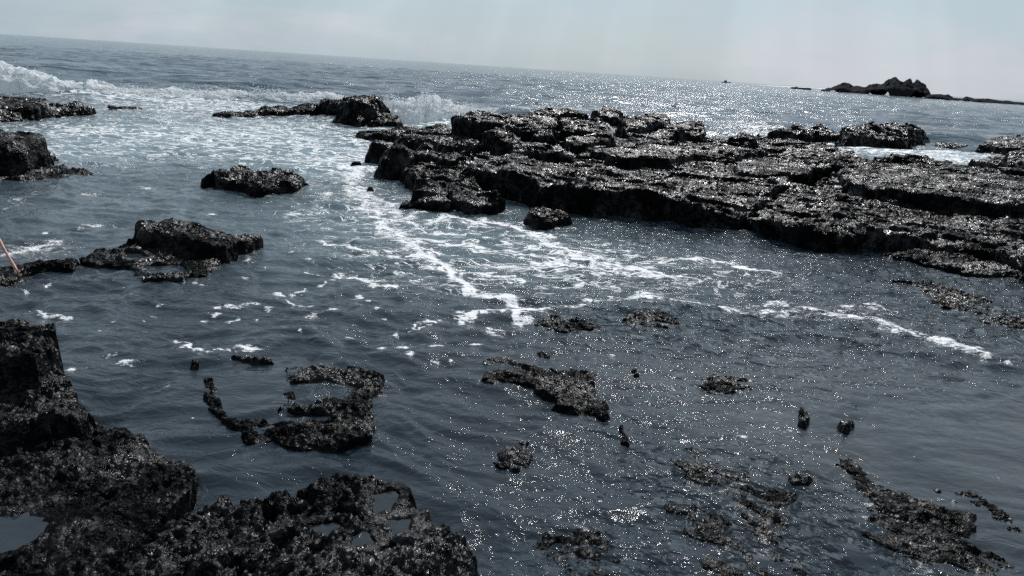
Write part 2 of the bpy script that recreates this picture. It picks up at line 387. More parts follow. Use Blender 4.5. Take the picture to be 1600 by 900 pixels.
def sea():
    r = [0.8]
    while r[-1] < 6500:
        q = r[-1]; r.append(q * (1.0055 if q < 45 else (1.009 if q < 200 else 1.03)))
    r = np.array(r)
    a_f = np.linspace(rad(-43), rad(43), 1050)
    a_c = np.linspace(rad(43), rad(317), 60)[1:-1]
    a = np.concatenate([a_f, a_c])
    Rr, A = np.meshgrid(r, a, indexing='ij')
    x = Rr * np.sin(A); y = Rr * np.cos(A)
    x = x.ravel(); y = y.ravel(); d = np.hypot(x, y)
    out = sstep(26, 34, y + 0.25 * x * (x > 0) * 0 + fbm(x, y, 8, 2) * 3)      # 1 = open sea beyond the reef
    # swell and chop
    chop = (fbm(x * 0.5, y * 1.1, 3.6, 4, 0.5, 3) * 0.55 + fbm(x * 0.4, y, 14, 2, 0.5, 5) * 0.35)
    mid = sstep(9, 17, y) * (1 - out)
    near = 1 - sstep(9, 17, y)
    lz = (near + mid)
    calmR = np.clip(1.4 * blob_field(x, y, 395, 603, 60, 55) + blob_field(x, y, 1250, 640, 420, 120) + blob_field(x, y, 1500, 700, 300, 130) + blob_field(x, y, 1100, 820, 350, 130), 0, 1)
    amp = near * (0.085 * (1 - 0.75 * calmR)) + mid * 0.075
    wx = x + fbm(x, y, 1.5, 2, 0.5, 9) * 0.5; wy = y + fbm(x, y, 1.5, 2, 0.5, 11) * 0.4
    z = amp * (fbm(wx * 0.7, wy * 1.3, 0.75, 4, 0.52, 1)) + out * chop * (1 - sstep(300, 1500, d)) 
    z += (near + .8 * mid) * 0.034 * (1 - 0.72 * calmR) * (0.42 - 2 * np.abs(fbm(wx * 0.6 + wy * .15, wy * 1.5, 0.42, 3, 0.5, 21)))
    # the swift thread of water where the streams meet, and the gush over the sill by the far block
    z -= 0.02 * sstep(7, 8, y) * near
    z += 0.22 * blob_field(x, y, 550, 186, 75, 9)
    foam = np.zeros_like(x); froth = np.zeros_like(x)
    sel = (d < 60) | ((d > 200) & (y > 200))
    X, Y = x[sel], y[sel]
    ww = 0.10 + 0.012 * np.hypot(X, Y)
    wX = X + fbm(X, Y, 0.45, 4, 0.6, 31) * ww * 1.5; wY = Y + fbm(X, Y, 0.45, 4, 0.6, 37) * ww * 1.5
    f = np.zeros_like(X)
    for pts, hw, st in FOAM_LINES:
        hw = hw * (.85 if hw < 1 else 1)
        P = polyline(pts)
        lo = np.min(P, 0) - hw * 4 - 0.5; hi = np.max(P, 0) + hw * 4 + 0.5
        k = np.where((X > lo[0]) & (X < hi[0]) & (Y > lo[1]) & (Y < hi[1]))[0]
        dd = np.full(len(k), 1e9)
        for p, q in zip(P[:-1], P[1:]): dd = np.minimum(dd, seg_dist(wX[k], wY[k], p, q))
        f[k] = np.maximum(f[k], st * np.exp(-(dd / hw) ** 2 * 0.8) + 0.28 * st * np.exp(-(dd / hw / 3.2) ** 2))
    for cx, cy, rx, ry in BLOBS:
        f = np.maximum(f, 1.05 * blob_field(X + fbm(X, Y, .12, 2, .5, 3) * .03, Y + fbm(X, Y, .12, 2, .5, 5) * .05, cx, cy, rx, ry))
    foam[sel] = f
    # lace of froth in the surge pool behind and in the channel on the right
    for cx, cy, rx, ry, s in [(300, 200, 330, 32, 1.0), (480, 225, 220, 42, 1.1), (330, 172, 260, 12, 1.0), (560, 260, 90, 30, 1.0), (90, 235, 200, 22, .6), (620, 330, 160, 40, .72), (700, 380, 190, 50, .66),
            (900, 400, 150, 40, .62), (1050, 425, 180, 30, .66), (750, 440, 160, 30, .4), (300, 160, 500, 9, 1.0), (230, 156, 330, 6, .9), (650, 194, 70, 8, 1.0), (1390, 234, 110, 13, 1.25), (1490, 243, 70, 9, 1.3), (1200, 206, 60, 8, 1.0), (1300, 490, 160, 20, .35),
            (60, 390, 80, 25, .45), (660, 190, 90, 14, 1.3), (120, 205, 130, 14, .8)]:
        froth += s * blob_field(x, y, cx, cy, rx, ry)
    froth = np.clip(froth, 0, 1.3)
    if SHORE:
        P = np.vstack(SHORE); g = np.zeros((720, 1000)); iy = ((P[:, 1]) / .05).astype(int); ix = ((P[:, 0] + 22) / .05).astype(int)
        ok = (iy >= 0) & (iy < 720) & (ix >= 0) & (ix < 1000); g[iy[ok], ix[ok]] = 1
        for _ in range(3):
            g = (g + np.roll(g, 1, 0) + np.roll(g, -1, 0)) / 3; g = (g + np.roll(g, 1, 1) + np.roll(g, -1, 1)) / 3
        jy = np.clip((y / .05), 0, 719).astype(int); jx = np.clip(((x + 22) / .05), 0, 999).astype(int)
        col = g[jy, jx] * ((x > -22) & (x < 28) & (y > 0) & (y < 36))
        froth += np.clip(col * 1.6, 0, 1) * (.30 + .70 * sstep(6.5, 14, y)) * sstep(-.3, .4, fbm(x, y, .9, 3, .5, 61)) * 0.8
    milk = np.clip(sum(s * blob_field(x, y, *q) for q, s in [((330, 205, 380, 45), .75), ((550, 250, 150, 40), .7), ((100, 240, 220, 40), .45), ((660, 185, 120, 25), .9), ((300, 155, 420, 14), .9),
            ((1400, 236, 190, 20), .9), ((640, 340, 180, 70), .40), ((880, 400, 220, 60), .30), ((300, 330, 400, 60), .16)]), 0, 0.9)
    rip = np.clip(0.8 - 0.45 * calmR + 0.6 * mid + 0.7 * blob_field(x, y, 950, 425, 260, 45) + 0.8 * blob_field(x, y, 1480, 480, 240, 60), 0, 2) * (1 - out)
    shal = np.clip(blob_field(x, y, 1500, 700, 330, 150) + 0.7 * blob_field(x, y, 1200, 600, 350, 100), 0, 1)
    glit = sum(s * blob_field(x, y, *q) for q, s in [((930, 880, 130, 50), 1.0), ((1150, 780, 190, 100), 1.0), ((1480, 470, 170, 70), .8), ((1020, 500, 130, 30), 1.0), ((1300, 870, 130, 60), .9),
        ((1180, 560, 260, 60), .5), ((1000, 640, 200, 60), .25), ((1060, 360, 140, 18), .7), ((1480, 420, 130, 20), 1.0), ((1250, 500, 300, 30), .5), ((850, 350, 60, 10), .5), ((520, 195, 90, 16), .8), ((120, 268, 110, 16), .5)])
    glit = np.clip(glit, 0, 1) * sstep(-.22, .22, fbm(x, y * 1.4, .28, 4, .65, 77))
    V = np.stack([x, y, z], 1)
    Fq = grid_faces(len(r), len(a), wrap=True)[:, ::-1]
    c0 = len(V); V = np.vstack([V, [[0, 0, -0.1]]])
    app = lambda q: np.append(q, q[0])
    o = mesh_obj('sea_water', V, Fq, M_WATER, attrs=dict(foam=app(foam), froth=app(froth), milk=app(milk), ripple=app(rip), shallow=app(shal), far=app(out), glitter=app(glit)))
    tag(o, 'dark blue grey sea with foam streaks running between the rocks', 'sea', kind='structure')

# ------------------------------------------------------------------ rocks
SHORE = []
def slab_height(x, y, P, Z, w=0.10, warp=0.12, wscale=0.6, seed=0.0, zbot=-0.5, dome=0.0):
    wx = x + warp * fbm(x, y, wscale, 4, 0.55, seed + 1); wy = y + warp * 1.2 * fbm(x, y, wscale, 4, 0.55, seed + 2)
    d = poly_sdf(wx, wy, P)
    num = 0; den = 0
    for p, z in zip(P, Z):
        q = 1.0 / ((x - p[0]) ** 2 + (y - p[1]) ** 2 + 0.01); num = num + q * z; den = den + q
    top = num / den
    W = w * (1.3 + 1.4 * fbm(x, y, 0.8, 3, 0.5, seed + 6))
    t = np.clip(d / np.maximum(W, w * .4) + 0.5, 0, 1)
    ph = 2.0 + 1.2 * fbm(x, y, 1.1, 2, 0.5, seed + 9)
    k = t - 0.95 * np.sin(2 * np.pi * ph * t) / (2 * np.pi * ph)
    k = np.where(t >= 1, 1, np.clip(k, 0, 1)) * 0.6 + 0.4 * sstep(0.1, 0.7, t)
    top = top - min(0.25 * w, 0.035) * np.exp(-np.maximum(d, 0) / (w * 1.5))
    if dome: top = top + dome * sstep(0, 1.0, np.clip(d / (dome * 3), 0, 1))
    return zbot + (top - zbot) * k, d
def rock_mesh(name, slabs, dx, dy, mat, rough=0.05, rscale=0.35, pits=0.0, pscale=0.10, lat=0.05, terr=0.0, tscale=0.9, seed=0.0, zcut=-0.10, w=0.10, warp=0.12,
              wscale=0.6, dome=0.0, pools=(), oct_=5, grit=0.0, gscale=0.03, parent=None, rr=0.56, grain=None, ratio=2.5):
    PW = []
    for s in slabs:
        if isinstance(s, dict) and 'c' in s: PW.append(np.array([at(*s['c'])])); continue
        pts = s if isinstance(s, list) else s['p']
        q = np.array([at(*p) for p in pts])
        if isinstance(s, dict) and 'dp' in s:            # pts is the skyline; the rock reaches dp metres towards the sea side and the shore side of it
            f = q.copy(); f[:, 1] -= s['dp']; f[:, 2] *= s.get('fz', .9); q = np.vstack([q, f[::-1]])
        PW.append(q)
    allp = np.vstack(PW + [np.array([[P[0, 0] + a * s['rx'], P[0, 1] + b_ * s['ry'], 0] for a in (-1.2, 1.2) for b_ in (-.3, 2.3)]) for s, P in zip(slabs, PW) if isinstance(s, dict) and 'c' in s])
    m = 0.15 + warp
    x0, y0 = allp[:, 0].min() - m, allp[:, 1].min() - m
    x1, y1 = allp[:, 0].max() + m, allp[:, 1].max() + m
    xs = np.arange(x0, x1, dx); ys = np.arange(y0, y1, dy)
    X, Y = np.meshgrid(xs, ys); x = X.ravel(); y = Y.ravel()
    jit = np.random.RandomState(int(seed * 10) + 3)
    x = x + jit.uniform(-.3, .3, x.shape) * dx; y = y + jit.uniform(-.3, .3, y.shape) * dy
    H = np.full(x.shape, -0.6)
    for i, (s, P) in enumerate(zip(slabs, PW)):
        o = {} if isinstance(s, list) else s
        if 'c' in o:
            wx = x + .18 * o['rx'] * fbm(x, y, o['rx'] * .9, 3, .5, seed + i); wy = y + .18 * o['rx'] * fbm(x, y, o['rx'] * .9, 3, .5, seed + i + 5)
            q = ((wx - P[0, 0]) / o['rx']) ** 2 + ((wy - P[0, 1] - o['ry']) / o['ry']) ** 2
            H = np.maximum(H, -0.6 + (o['h'] + .6) * np.sqrt(np.clip(1 - q ** 1.5, 0, 1)))
            continue
        h, d = slab_height(x, y, P[:, :2], P[:, 2], o.get('w', w), o.get('warp', warp), wscale, seed + i * 3.1, -0.6, o.get('dome', dome))
        H = np.maximum(H, h)
    land = sstep(-0.45, -0.05, H)
    gx, gy = x, y
    if grain is not None:                               # the grain of the rock: relief drawn out along one direction
        g = at(*grain[1]) - at(*grain[0]); g = g[:2] / np.hypot(g[0], g[1])
        gx = (x * g[0] + y * g[1]) / ratio; gy = -x * g[1] + y * g[0]
    n = fbm(gx, gy, rscale, oct_, rr, seed + 5) * rough * 2
    if terr:
        q = fbm(gx, gy, tscale, 4, 0.5, seed + 8) * 3.0
        f_ = q - np.floor(q)
        n = n + terr * (np.floor(q) + sstep(0.0, 0.10, f_) - 0.5 + 0.25 * f_)
    if pits:
        sel = sstep(-0.15, 0.25, fbm(x, y, pscale * 5, 2, 0.5, seed + 12))
        wd = worley(x + fbm(x, y, pscale, 2, .5, seed) * pscale * .5, y + fbm(x, y, pscale, 2, .5, seed + 4) * pscale * .5, pscale, int(seed * 7))
        n = n - pits * sstep(0.42, 0.10, wd) * (0.35 + sel)
        wd = worley(x, y, pscale * 0.37, int(seed * 7) + 5)
        n = n - pits * 0.35 * sstep(0.5, 0.1, wd)
    if grit:
        n = n + grit * (0.6 - worley(x, y, gscale, int(seed) + 2)) + grit * 0.8 * (0.6 - worley(x, y, gscale * 0.5, int(seed) + 9))
    z = H + n * land
    for pp, pz in pools:
        P = np.array([at(p[0], p[1], pz) for p in pp])
        dd = poly_sdf(x + .05 * fbm(x, y, .15, 3, .6, 3), y + .05 * fbm(x, y, .15, 3, .6, 9), P[:, :2])
        z = np.maximum(z, pz + 0.012 + .02 * fbm(x, y, .08, 3, .6, 21) - 3 * np.maximum(-dd - .07, 0))
        k = sstep(-0.02, 0.03, dd)
        z = z * (1 - k) + (pz - 0.05 + 0.012 * n / max(rough, .01)) * k
    if lat:
        a = perlin3(x * 1.6, y * 1.6, z * 7.0 + seed) + 0.5 * perlin3(x * 6, y * 6, z * 16 + seed)
        b = perlin3(x * 1.6 + 9, y * 1.6, z * 7.0 + seed) + 0.5 * perlin3(x * 6 + 9, y * 6, z * 16 + seed)
        x = x + lat * a * land; y = y + lat * b * land
    V = np.stack([x, y, z], 1)
    SHORE.append(V[np.abs(z) < .04, :2])
    Fq = grid_faces(len(ys), len(xs))
    keep = (z[Fq] > zcut).any(1)
    V, Fq, _ = compact(V, Fq[keep])
    return mesh_obj(name, V, Fq, mat, parent)
def rock(name, label, cat, slabs, group=None, **k):
    return tag(rock_mesh(name, slabs, **k), label, cat, group)
def pool(name, label, pts, z):
    P = np.array([at(p[0], p[1], z) for p in pts]); c = P.mean(0)
    e = P - c; P = c + e * (1 + 0.05 / np.linalg.norm(e, axis=1))[:, None]; P[:, 2] = z
    V = np.vstack([P, P - [0, 0, 0.04]]); n = len(P)
    me = bpy.data.meshes.new(name)
    me.from_pydata([tuple(v) for v in V], [], [tuple(range(n)), tuple(range(2 * n - 1, n - 1, -1))] + [(i, i + n, (i + 1) % n + n, (i + 1) % n) for i in range(n)])
    me.update(); me.materials.append(M_POOL)
    o = bpy.data.objects.new(name, me); COL.objects.link(o)
    import bmesh
    bm = bmesh.new(); bm.from_mesh(me); bmesh.ops.recalc_face_normals(bm, faces=bm.faces); bm.to_mesh(me); bm.free()
    tag(o, label, 'tide pool', kind='structure')
NEAR = dict(dx=0.0085, dy=0.0105, mat=M_ROCK_NEAR)
# --- foreground left: stepped stack
P_LEFT = [(-90, 800), (-20, 812), (40, 803), (72, 822), (66, 842), (20, 856), (-30, 880), (-120, 900)]
rock('rock_ledge', 'tall stepped black ledge at the left edge with a square block on top', 'rock', [
    dict(p=[(-200, 505, .50), (-60, 496, .52), (29, 488, .52), (96, 499, .50), (100, 514, .46), (92, 532, .46), (100, 556, .36), (60, 566, .42), (0, 560, .46), (-200, 600, .46)], w=.05, warp=.05),
    dict(p=[(-200, 560, .34), (60, 570, .32), (112, 572, .28), (118, 588, .26), (135, 612, .26), (160, 632, .24), (130, 655, .25), (60, 652, .30), (0, 668, .32), (-200, 700, .34)], w=.07, warp=.06),
    dict(p=[(-200, 600, .12), (140, 640, .14), (190, 655, .14), (225, 662, .12), (242, 688, .10), (275, 702, .10), (311, 714, .10), (314, 730, .10), (305, 757, .10), (285, 795, .12), (245, 835, .16),
            (180, 880, .18), (120, 960, .2), (-250, 1100, .2), (-400, 900, .2)], w=.08, warp=.05)],
    rough=.040, rscale=.32, terr=.022, tscale=.5, pits=.035, pscale=.10, lat=.03, seed=1, grit=.016, gscale=.035, pools=[(P_LEFT, .13)], **NEAR)
pool('tide_pool', 'still shallow pool held in the stepped ledge at the left edge', P_LEFT, .13)
# --- foreground bottom rock
PA = [(586, 776), (612, 770), (622, 785), (612, 803), (590, 806)]
PB = [(488, 825), (520, 818), (532, 835), (500, 838)]
PC = [(545, 838), (570, 830), (575, 848), (552, 855)]
PD = [(606, 815), (640, 812), (642, 828), (612, 832)]
rock('rock_slab', 'broad pitted black rock along the bottom edge, dotted with small holes', 'rock', [
    dict(p=[(150, 905, .16), (245, 822, .12), (300, 790, .11), (334, 774, .12), (410, 761, .13), (455, 757, .14), (486, 737, .15), (520, 731, .15), (588, 739, .15), (621, 745, .15), (642, 769, .16),
            (680, 785, .18), (714, 803, .18), (742, 830, .18), (757, 853, .17), (762, 872, .15), (740, 905, .15), (700, 960, .15), (650, 1250, .2), (0, 1400, .22), (-100, 1100, .2), (60, 960, .2)], w=.09, warp=.05),
    dict(p=[(260, 870, .20), (340, 810, .20), (420, 790, .19), (500, 775, .19), (580, 790, .21), (640, 810, .22), (700, 830, .21), (720, 870, .20), (600, 1000, .24), (200, 1100, .26)], w=.2, warp=.1)],
    rough=.036, rscale=.26, pits=.055, pscale=.105, lat=.022, seed=2, grit=.018, gscale=.035, pools=[(PA, .165), (PB, .17), (PC, .175), (PD, .18)], **NEAR)
for q, zz, lb in ((PA, .165, 'upper right'), (PB, .17, 'upper left'), (PC, .175, 'lowest'), (PD, .18, 'far right')):
    pool('tide_pool', 'small still puddle, %s of four in the broad pitted rock at the bottom' % lb, q, zz)
# --- low rock with smooth pool
PQ = [(350, 560), (400, 556), (436, 570), (442, 600), (436, 625), (405, 648), (372, 640), (352, 610), (345, 580)]
rock('rock_slab', 'low ragged wet rock wrapped round a smooth pool, just above the bottom rock', 'rock', [
    dict(p=[(442, 572, 0.016), (500, 566, 0.017), (560, 570, 0.017), (600, 578, 0.029), (603, 600, 0.032), (596, 622, 0.029), (592, 650, 0.038), (598, 675, 0.047), (588, 686, 0.041), (545, 700, 0.035), (480, 702, 0.035), (425, 690, 0.035),
            (385, 700, 0.038), (345, 672, 0.038), (320, 645, 0.035), (352, 640, 0.032), (400, 650, 0.035), (438, 625, 0.035), (445, 600, 0.029)], w=.07, warp=.09),
    dict(p=[(400, 672, 0.041), (450, 668, 0.066), (540, 664, 0.072), (592, 668, 0.072), (590, 684, 0.066), (545, 692, 0.066), (480, 694, 0.060), (425, 684, 0.047)], w=.07, warp=.06),
    dict(p=[(300, 588, 0.038), (330, 582, 0.044), (345, 600, 0.038), (360, 640, 0.041), (395, 665, 0.041), (380, 690, 0.038), (335, 660, 0.035), (312, 625, 0.035)], w=.08, warp=.08),
    dict(p=[(292, 562, 0.029), (312, 558, 0.035), (314, 570, 0.022), (296, 572, 0.022)], w=.04, warp=.03),
    dict(p=[(352, 556, 0.016), (385, 551, 0.022), (428, 557, 0.022), (436, 566, 0.016), (380, 564, 0.010)], w=.03, warp=.03)],
    pools=[([(455, 606), (500, 596), (565, 608), (530, 630), (465, 636)], -.01), ([(400, 652), (450, 646), (530, 652), (500, 664), (420, 667)], -.01)], rough=.036, rscale=.13, rr=.64, pits=.012, pscale=.09, lat=.018, seed=3, grit=.012, gscale=.035, zcut=-.06, **NEAR)
rock('rock', 'little scrap of rock awash below the low ragged rock with the smooth pool', 'rock', [dict(p=[(420, 708, .01), (470, 708, .02), (520, 712, .0), (500, 720, -.01), (440, 720, -.01)], w=.05, warp=.04)],
    rough=.03, rscale=.15, lat=.01, seed=3.5, grit=.01, zcut=-.05, **NEAR)
# --- left middle rock
MID = dict(dx=0.014, dy=0.018, mat=M_ROCK_MID)
rock('rock', 'rock with a tilted crusted top and a low arm reaching to the left edge', 'rock', [
    dict(p=[(212, 348, .30), (228, 337, .34), (270, 337, .34), (330, 346, .30), (385, 358, .22), (414, 366, .12), (408, 378, .08), (372, 380, .14), (360, 392, .16), (310, 378, .24), (260, 364, .26), (208, 366, .22)], w=.10),
    dict(p=[(120, 400, .08), (150, 385, .12), (210, 366, .14), (300, 375, .10), (372, 396, .06), (350, 405, .05), (325, 425, .05), (270, 437, .05), (215, 435, .05), (200, 420, .04), (140, 412, .05)], w=.08),
    dict(p=[(-120, 425, .10), (-20, 415, .10), (35, 402, .12), (90, 403, .10), (130, 400, .07), (118, 414, .05), (60, 424, .06), (0, 440, .08), (-120, 470, .1)], w=.08)],
    rough=.045, rscale=.25, pits=.02, pscale=.14, lat=.04, seed=4, grit=.02, gscale=.05, warp=.10, pools=[([(193, 396), (222, 396), (228, 404), (200, 408)], .055), ([(220, 416), (280, 414), (290, 423), (240, 427)], .04)], **MID)
pool('tide_pool', 'upper small pool on the front of the rock with the tilted top', [(193, 396), (222, 396), (228, 404), (200, 408)], .055)
pool('tide_pool', 'lower small pool on the front of the rock with the tilted top', [(220, 416), (280, 414), (290, 423), (240, 427)], .04)
rock('rock', 'compact dark rock standing alone in the foamy channel', 'rock', [
    dict(p=[(308, 268, .22), (340, 262, .28), (368, 256, .33), (432, 254, .34), (462, 264, .28), (494, 280, .12), (484, 287, .06), (455, 286, .15), (440, 290, .12), (400, 284, .24), (375, 290, .12), (330, 280, .14), (312, 278, .16)], w=.14)],
    rough=.075, rscale=.4, pits=.03, pscale=.2, lat=.06, seed=5, grit=.03, gscale=.07, dx=.02, dy=.03, mat=M_ROCK_MID)
rock('rock', 'dark two stepped rock at the left edge above the wet low reef', 'rock', [
    dict(p=[(-150, 202, .62), (0, 199, .62), (43, 202, .60), (76, 213, .50), (70, 222, .46), (30, 226, .5), (-150, 232, .55)], w=.15),
    dict(p=[(-150, 225, .3), (72, 222, .28), (95, 234, .2), (108, 247, .05), (60, 247, .10), (0, 243, .12), (-150, 246, .2)], w=.15)],
    rough=.08, rscale=.5, lat=.07, seed=6, grit=.03, gscale=.08, dx=.025, dy=.035, mat=M_ROCK_MID)
rock('rock', 'low wet reef awash at the left edge below the two stepped rock', 'rock', [
    dict(p=[(-150, 258, .05), (20, 256, .03), (110, 256, .06), (150, 262, .05), (160, 270, .0), (100, 276, .0), (40, 278, .04), (-150, 284, .03)], w=.2)],
    rough=.055, rscale=.35, lat=.04, seed=7, grit=.025, gscale=.06, dx=.02, dy=.03, mat=M_ROCK_MID, zcut=-.08)
rock('rock_ledge', 'long dark ledge at the left edge just in front of the breaking wave', 'rock', [
    dict(p=[(-200, 152, .45), (0, 153, .45), (22, 150, .50), (77, 153, .46), (85, 160, .40), (60, 166, .36), (0, 168, .36), (-200, 168, .36)], w=.3, warp=.3),
    dict(p=[(30, 158, .36), (90, 158, .40), (118, 155, .44), (155, 156, .42), (166, 161, .34), (158, 169, .16), (120, 175, .14), (60, 178, .12), (40, 176, .2)], w=.3, warp=.3),
    dict(p=[(-200, 166, .30), (0, 166, .30), (60, 168, .26), (62, 178, .14), (40, 184, .10), (0, 186, .10), (-200, 186, .10)], w=.3, warp=.3)],
    rough=.08, rscale=.8, lat=.10, seed=8, grit=.04, gscale=.12, dx=.035, dy=.05, mat=M_ROCK_FAR)
rock('rock', 'small hump of rock beside the end of the long dark ledge', 'rock', [dict(p=[(158, 166, .05), (200, 165, .08), (236, 170, .03), (200, 173, 0), (165, 172, 0)], w=.25)],
    rough=.08, rscale=.6, lat=.05, seed=8.5, grit=.03, gscale=.1, dx=.04, dy=.06, mat=M_ROCK_FAR)
rock('rock_ledge', 'far rock with a flat tail and a blocky head in front of the surf', 'rock', [
    dict(p=[(324, 176, .10), (345, 172, .16), (400, 171, .18), (405, 178, .10), (350, 182, .05)], w=.2, warp=.3),
    dict(p=[(402, 166, .28), (440, 165, .32), (475, 163, .38), (500, 162, .42), (560, 163, .50), (600, 166, .55)], dp=1.6, fz=.6, w=.3, warp=.3),
    dict(p=[(500, 151, .72), (515, 148, .80), (536, 153, .74), (560, 154, .76)], dp=1.3, fz=.8, w=.35, warp=.3),
    dict(p=[(540, 153, .80), (573, 147, 1.0), (590, 145, 1.04), (609, 147, 1.0)], dp=1.6, fz=.85, w=.4, warp=.3),
    dict(p=[(585, 172, .50), (612, 177, .42), (630, 179, .40)], dp=1.2, fz=.5, w=.3, warp=.3)],
    rough=.09, rscale=.8, lat=.10, seed=9, grit=.05, gscale=.12, dx=.03, dy=.045, mat=M_ROCK_FAR)
# --- scraps awash
SCR = [
    ('widest ragged cluster of weedy rock awash in the middle of the pool', [(744, 554), (775, 545), (830, 556), (890, 574), (965, 600), (976, 625), (960, 650), (880, 656), (840, 652), (850, 618), (785, 612), (745, 588)], .026),
    ('scattered rock crest just below the white foam junction', [(825, 488), (870, 492), (920, 497), (950, 508), (930, 524), (870, 520), (830, 505)], -.004),
    ('speckled crest of rock awash right of the white foam junction', [(950, 490), (1000, 480), (1060, 488), (1070, 505), (1010, 518), (960, 512)], -.012),
    ('small tuft of rock between the foam junction and the widest cluster', [(832, 548), (850, 544), (872, 550), (862, 560), (838, 560)], .0),
    ('tiny dark tuft right of the widest ragged cluster', [(928, 568), (946, 564), (956, 572), (940, 580)], .0),
    ('string of low rocks awash right of the middle', [(1050, 582), (1100, 575), (1160, 578), (1190, 588), (1235, 565), (1240, 590), (1190, 610), (1130, 625), (1070, 622), (1075, 600)], -.006),
    ('left of two dark clumps awash at right of the pool', [(1240, 630), (1258, 626), (1276, 650), (1266, 670), (1238, 657)], .028),
    ('right of two dark clumps awash at right of the pool', [(1302, 652), (1328, 644), (1346, 658), (1334, 675), (1304, 670)], .028),
    ('faint low rock above the two dark clumps', [(1320, 625), (1345, 622), (1364, 630), (1340, 638)], .016),
    ('ragged scraps of rock below the widest cluster', [(762, 688), (800, 680), (850, 700), (855, 730), (800, 742), (765, 712)], -.002),
    ('dark crest of rock slanting down to the bottom right corner', [(1298, 700), (1345, 710), (1410, 750), (1490, 780), (1570, 840), (1660, 900), (1660, 1000), (1400, 1000), (1370, 880), (1330, 835), (1275, 815), (1310, 775), (1290, 740)], .004),
    ('small rock awash left of the slanting crest', [(1222, 742), (1260, 735), (1290, 745), (1272, 762), (1230, 758)], .010),
    ('streaky ribs of rock awash near the bottom edge', [(985, 780), (1050, 760), (1120, 770), (1200, 850), (1240, 960), (1100, 960), (1080, 880), (1040, 830), (990, 800)], -.006),
    ('wide field of glittering rock nubs in the lower right', [(1040, 700), (1120, 690), (1200, 720), (1300, 800), (1330, 960), (1200, 960), (1150, 860), (1060, 760)], -.012),
    ('ragged low strip near the right edge above the bottom right crest', [(1460, 740), (1520, 760), (1600, 800), (1640, 850), (1560, 830), (1490, 790)], -.014),
    ('broken low rock band in the turbulent water at far right', [(1390, 430), (1470, 440), (1560, 470), (1640, 520), (1560, 510), (1460, 470)], -.020),
    ('pair of small wet nubs right of the ragged scraps', [(960, 655), (985, 660), (990, 700), (965, 690)], -.010),
    ('small wet nubs left of the string of low rocks', [(975, 575), (1000, 572), (1015, 590), (985, 592)], -.008),
    ('thin line of wet nubs near the bottom edge beside the pitted rock', [(830, 830), (900, 810), (960, 830), (1020, 870), (1010, 960), (850, 960)], -.018),
]
DIAG = ((1000, 760), (1230, 880))
for i, (lb, pts, zz) in enumerate(SCR):
    zz += .008 if i in (1, 2, 5, 10, 12, 13, 15) else .014 if i in (14, 16, 17, 18) else 0
    near = i in (0, 5, 10, 12, 13)
    g = DIAG if i in (10, 12, 13) else ((1050, 585), (1250, 600)) if i == 5 else ((750, 570), (950, 640)) if i == 0 else None
    rock('rock', lb, 'rock', group='rocks awash in the near pool', slabs=[dict(p=[(a, b, zz + .021) for a, b in pts], w=.22 if near else (.07 if i in (3, 4, 6, 7, 8, 11, 16, 17) else .12), warp=.05 if i in (3, 4, 6, 7, 8, 11, 16, 17) else .22)], rough=.034, rscale=.12 if g else .10, rr=.68, lat=.014, seed=11 + i * 1.7, grit=.010, gscale=.03,
         zcut=-.035, wscale=.35, dx=.009, dy=.011, mat=M_ROCK_NEAR, grain=g, ratio=2.6)
# --- rocks by the main reef
rock('boulder', 'leftmost rounded black boulder at the tip of the main reef', 'boulder', [dict(c=(588, 258), rx=.36, ry=.36, h=.50)], seed=41, rough=.035, rscale=.3, lat=.03, grit=.02, gscale=.06, dx=.016, dy=.02, mat=M_ROCK_MID, pits=.02, pscale=.15)
rock('boulder', 'rounded black boulder standing in the water in front of the leftmost one', 'boulder', [dict(c=(616, 280), rx=.44, ry=.40, h=.60), dict(c=(602, 281), rx=.32, ry=.3, h=.42)], seed=42, rough=.035, rscale=.3, lat=.03, grit=.02, gscale=.06, dx=.016, dy=.02, mat=M_ROCK_MID, pits=.02, pscale=.15)
rock('boulder', 'smooth boulder tucked right of the two at the reef tip', 'boulder', [dict(c=(662, 264), rx=.34, ry=.34, h=.50)], seed=43, rough=.035, rscale=.3, lat=.03, grit=.02, gscale=.06, dx=.016, dy=.02, mat=M_ROCK_MID, pits=.02, pscale=.15)
rock('rock', 'tiny rounded rock in the foam left of the reef tip', 'rock', [dict(c=(554, 261), rx=.17, ry=.2, h=.10)], rough=.02, rscale=.2, lat=.03, seed=44, grit=.01, dx=.015, dy=.02, mat=M_ROCK_MID)
rock('rock', 'tiny dark rock in white foam in front of the reef boulders', 'rock', [dict(c=(576, 299), rx=.10, ry=.12, h=.07)], rough=.02, rscale=.2, lat=.02, seed=45, grit=.01, dx=.012, dy=.016, mat=M_ROCK_MID)
rock('rock', 'hunched crusted rock in the water under the black cliff of the reef', 'rock', [dict(c=(850, 360), rx=.36, ry=.55, h=.19), dict(c=(876, 356), rx=.24, ry=.4, h=.16)],
    rough=.04, rscale=.2, lat=.03, seed=46, grit=.03, gscale=.05, dx=.010, dy=.013, mat=M_ROCK_MID)
rock('rock_ledge', 'layered rock bank across the white channel behind the reef', 'rock', [
    dict(p=[(1172, 200, .4), (1236, 195, .5), (1290, 196, .55), (1320, 203, .5), (1315, 214, .2), (1232, 209, .2), (1180, 206, .2)], w=.3),
    dict(p=[(1310, 198, .6), (1350, 194, .75), (1376, 191, .85), (1412, 194, .8), (1440, 202, .55), (1455, 208, .4), (1450, 214, .25), (1418, 222, .2), (1380, 216, .3), (1320, 212, .4)], w=.3)],
    rough=.12, rscale=.6, lat=.12, terr=.07, tscale=1.2, seed=50, grit=.04, gscale=.1, dx=.03, dy=.05, mat=M_ROCK_FAR)
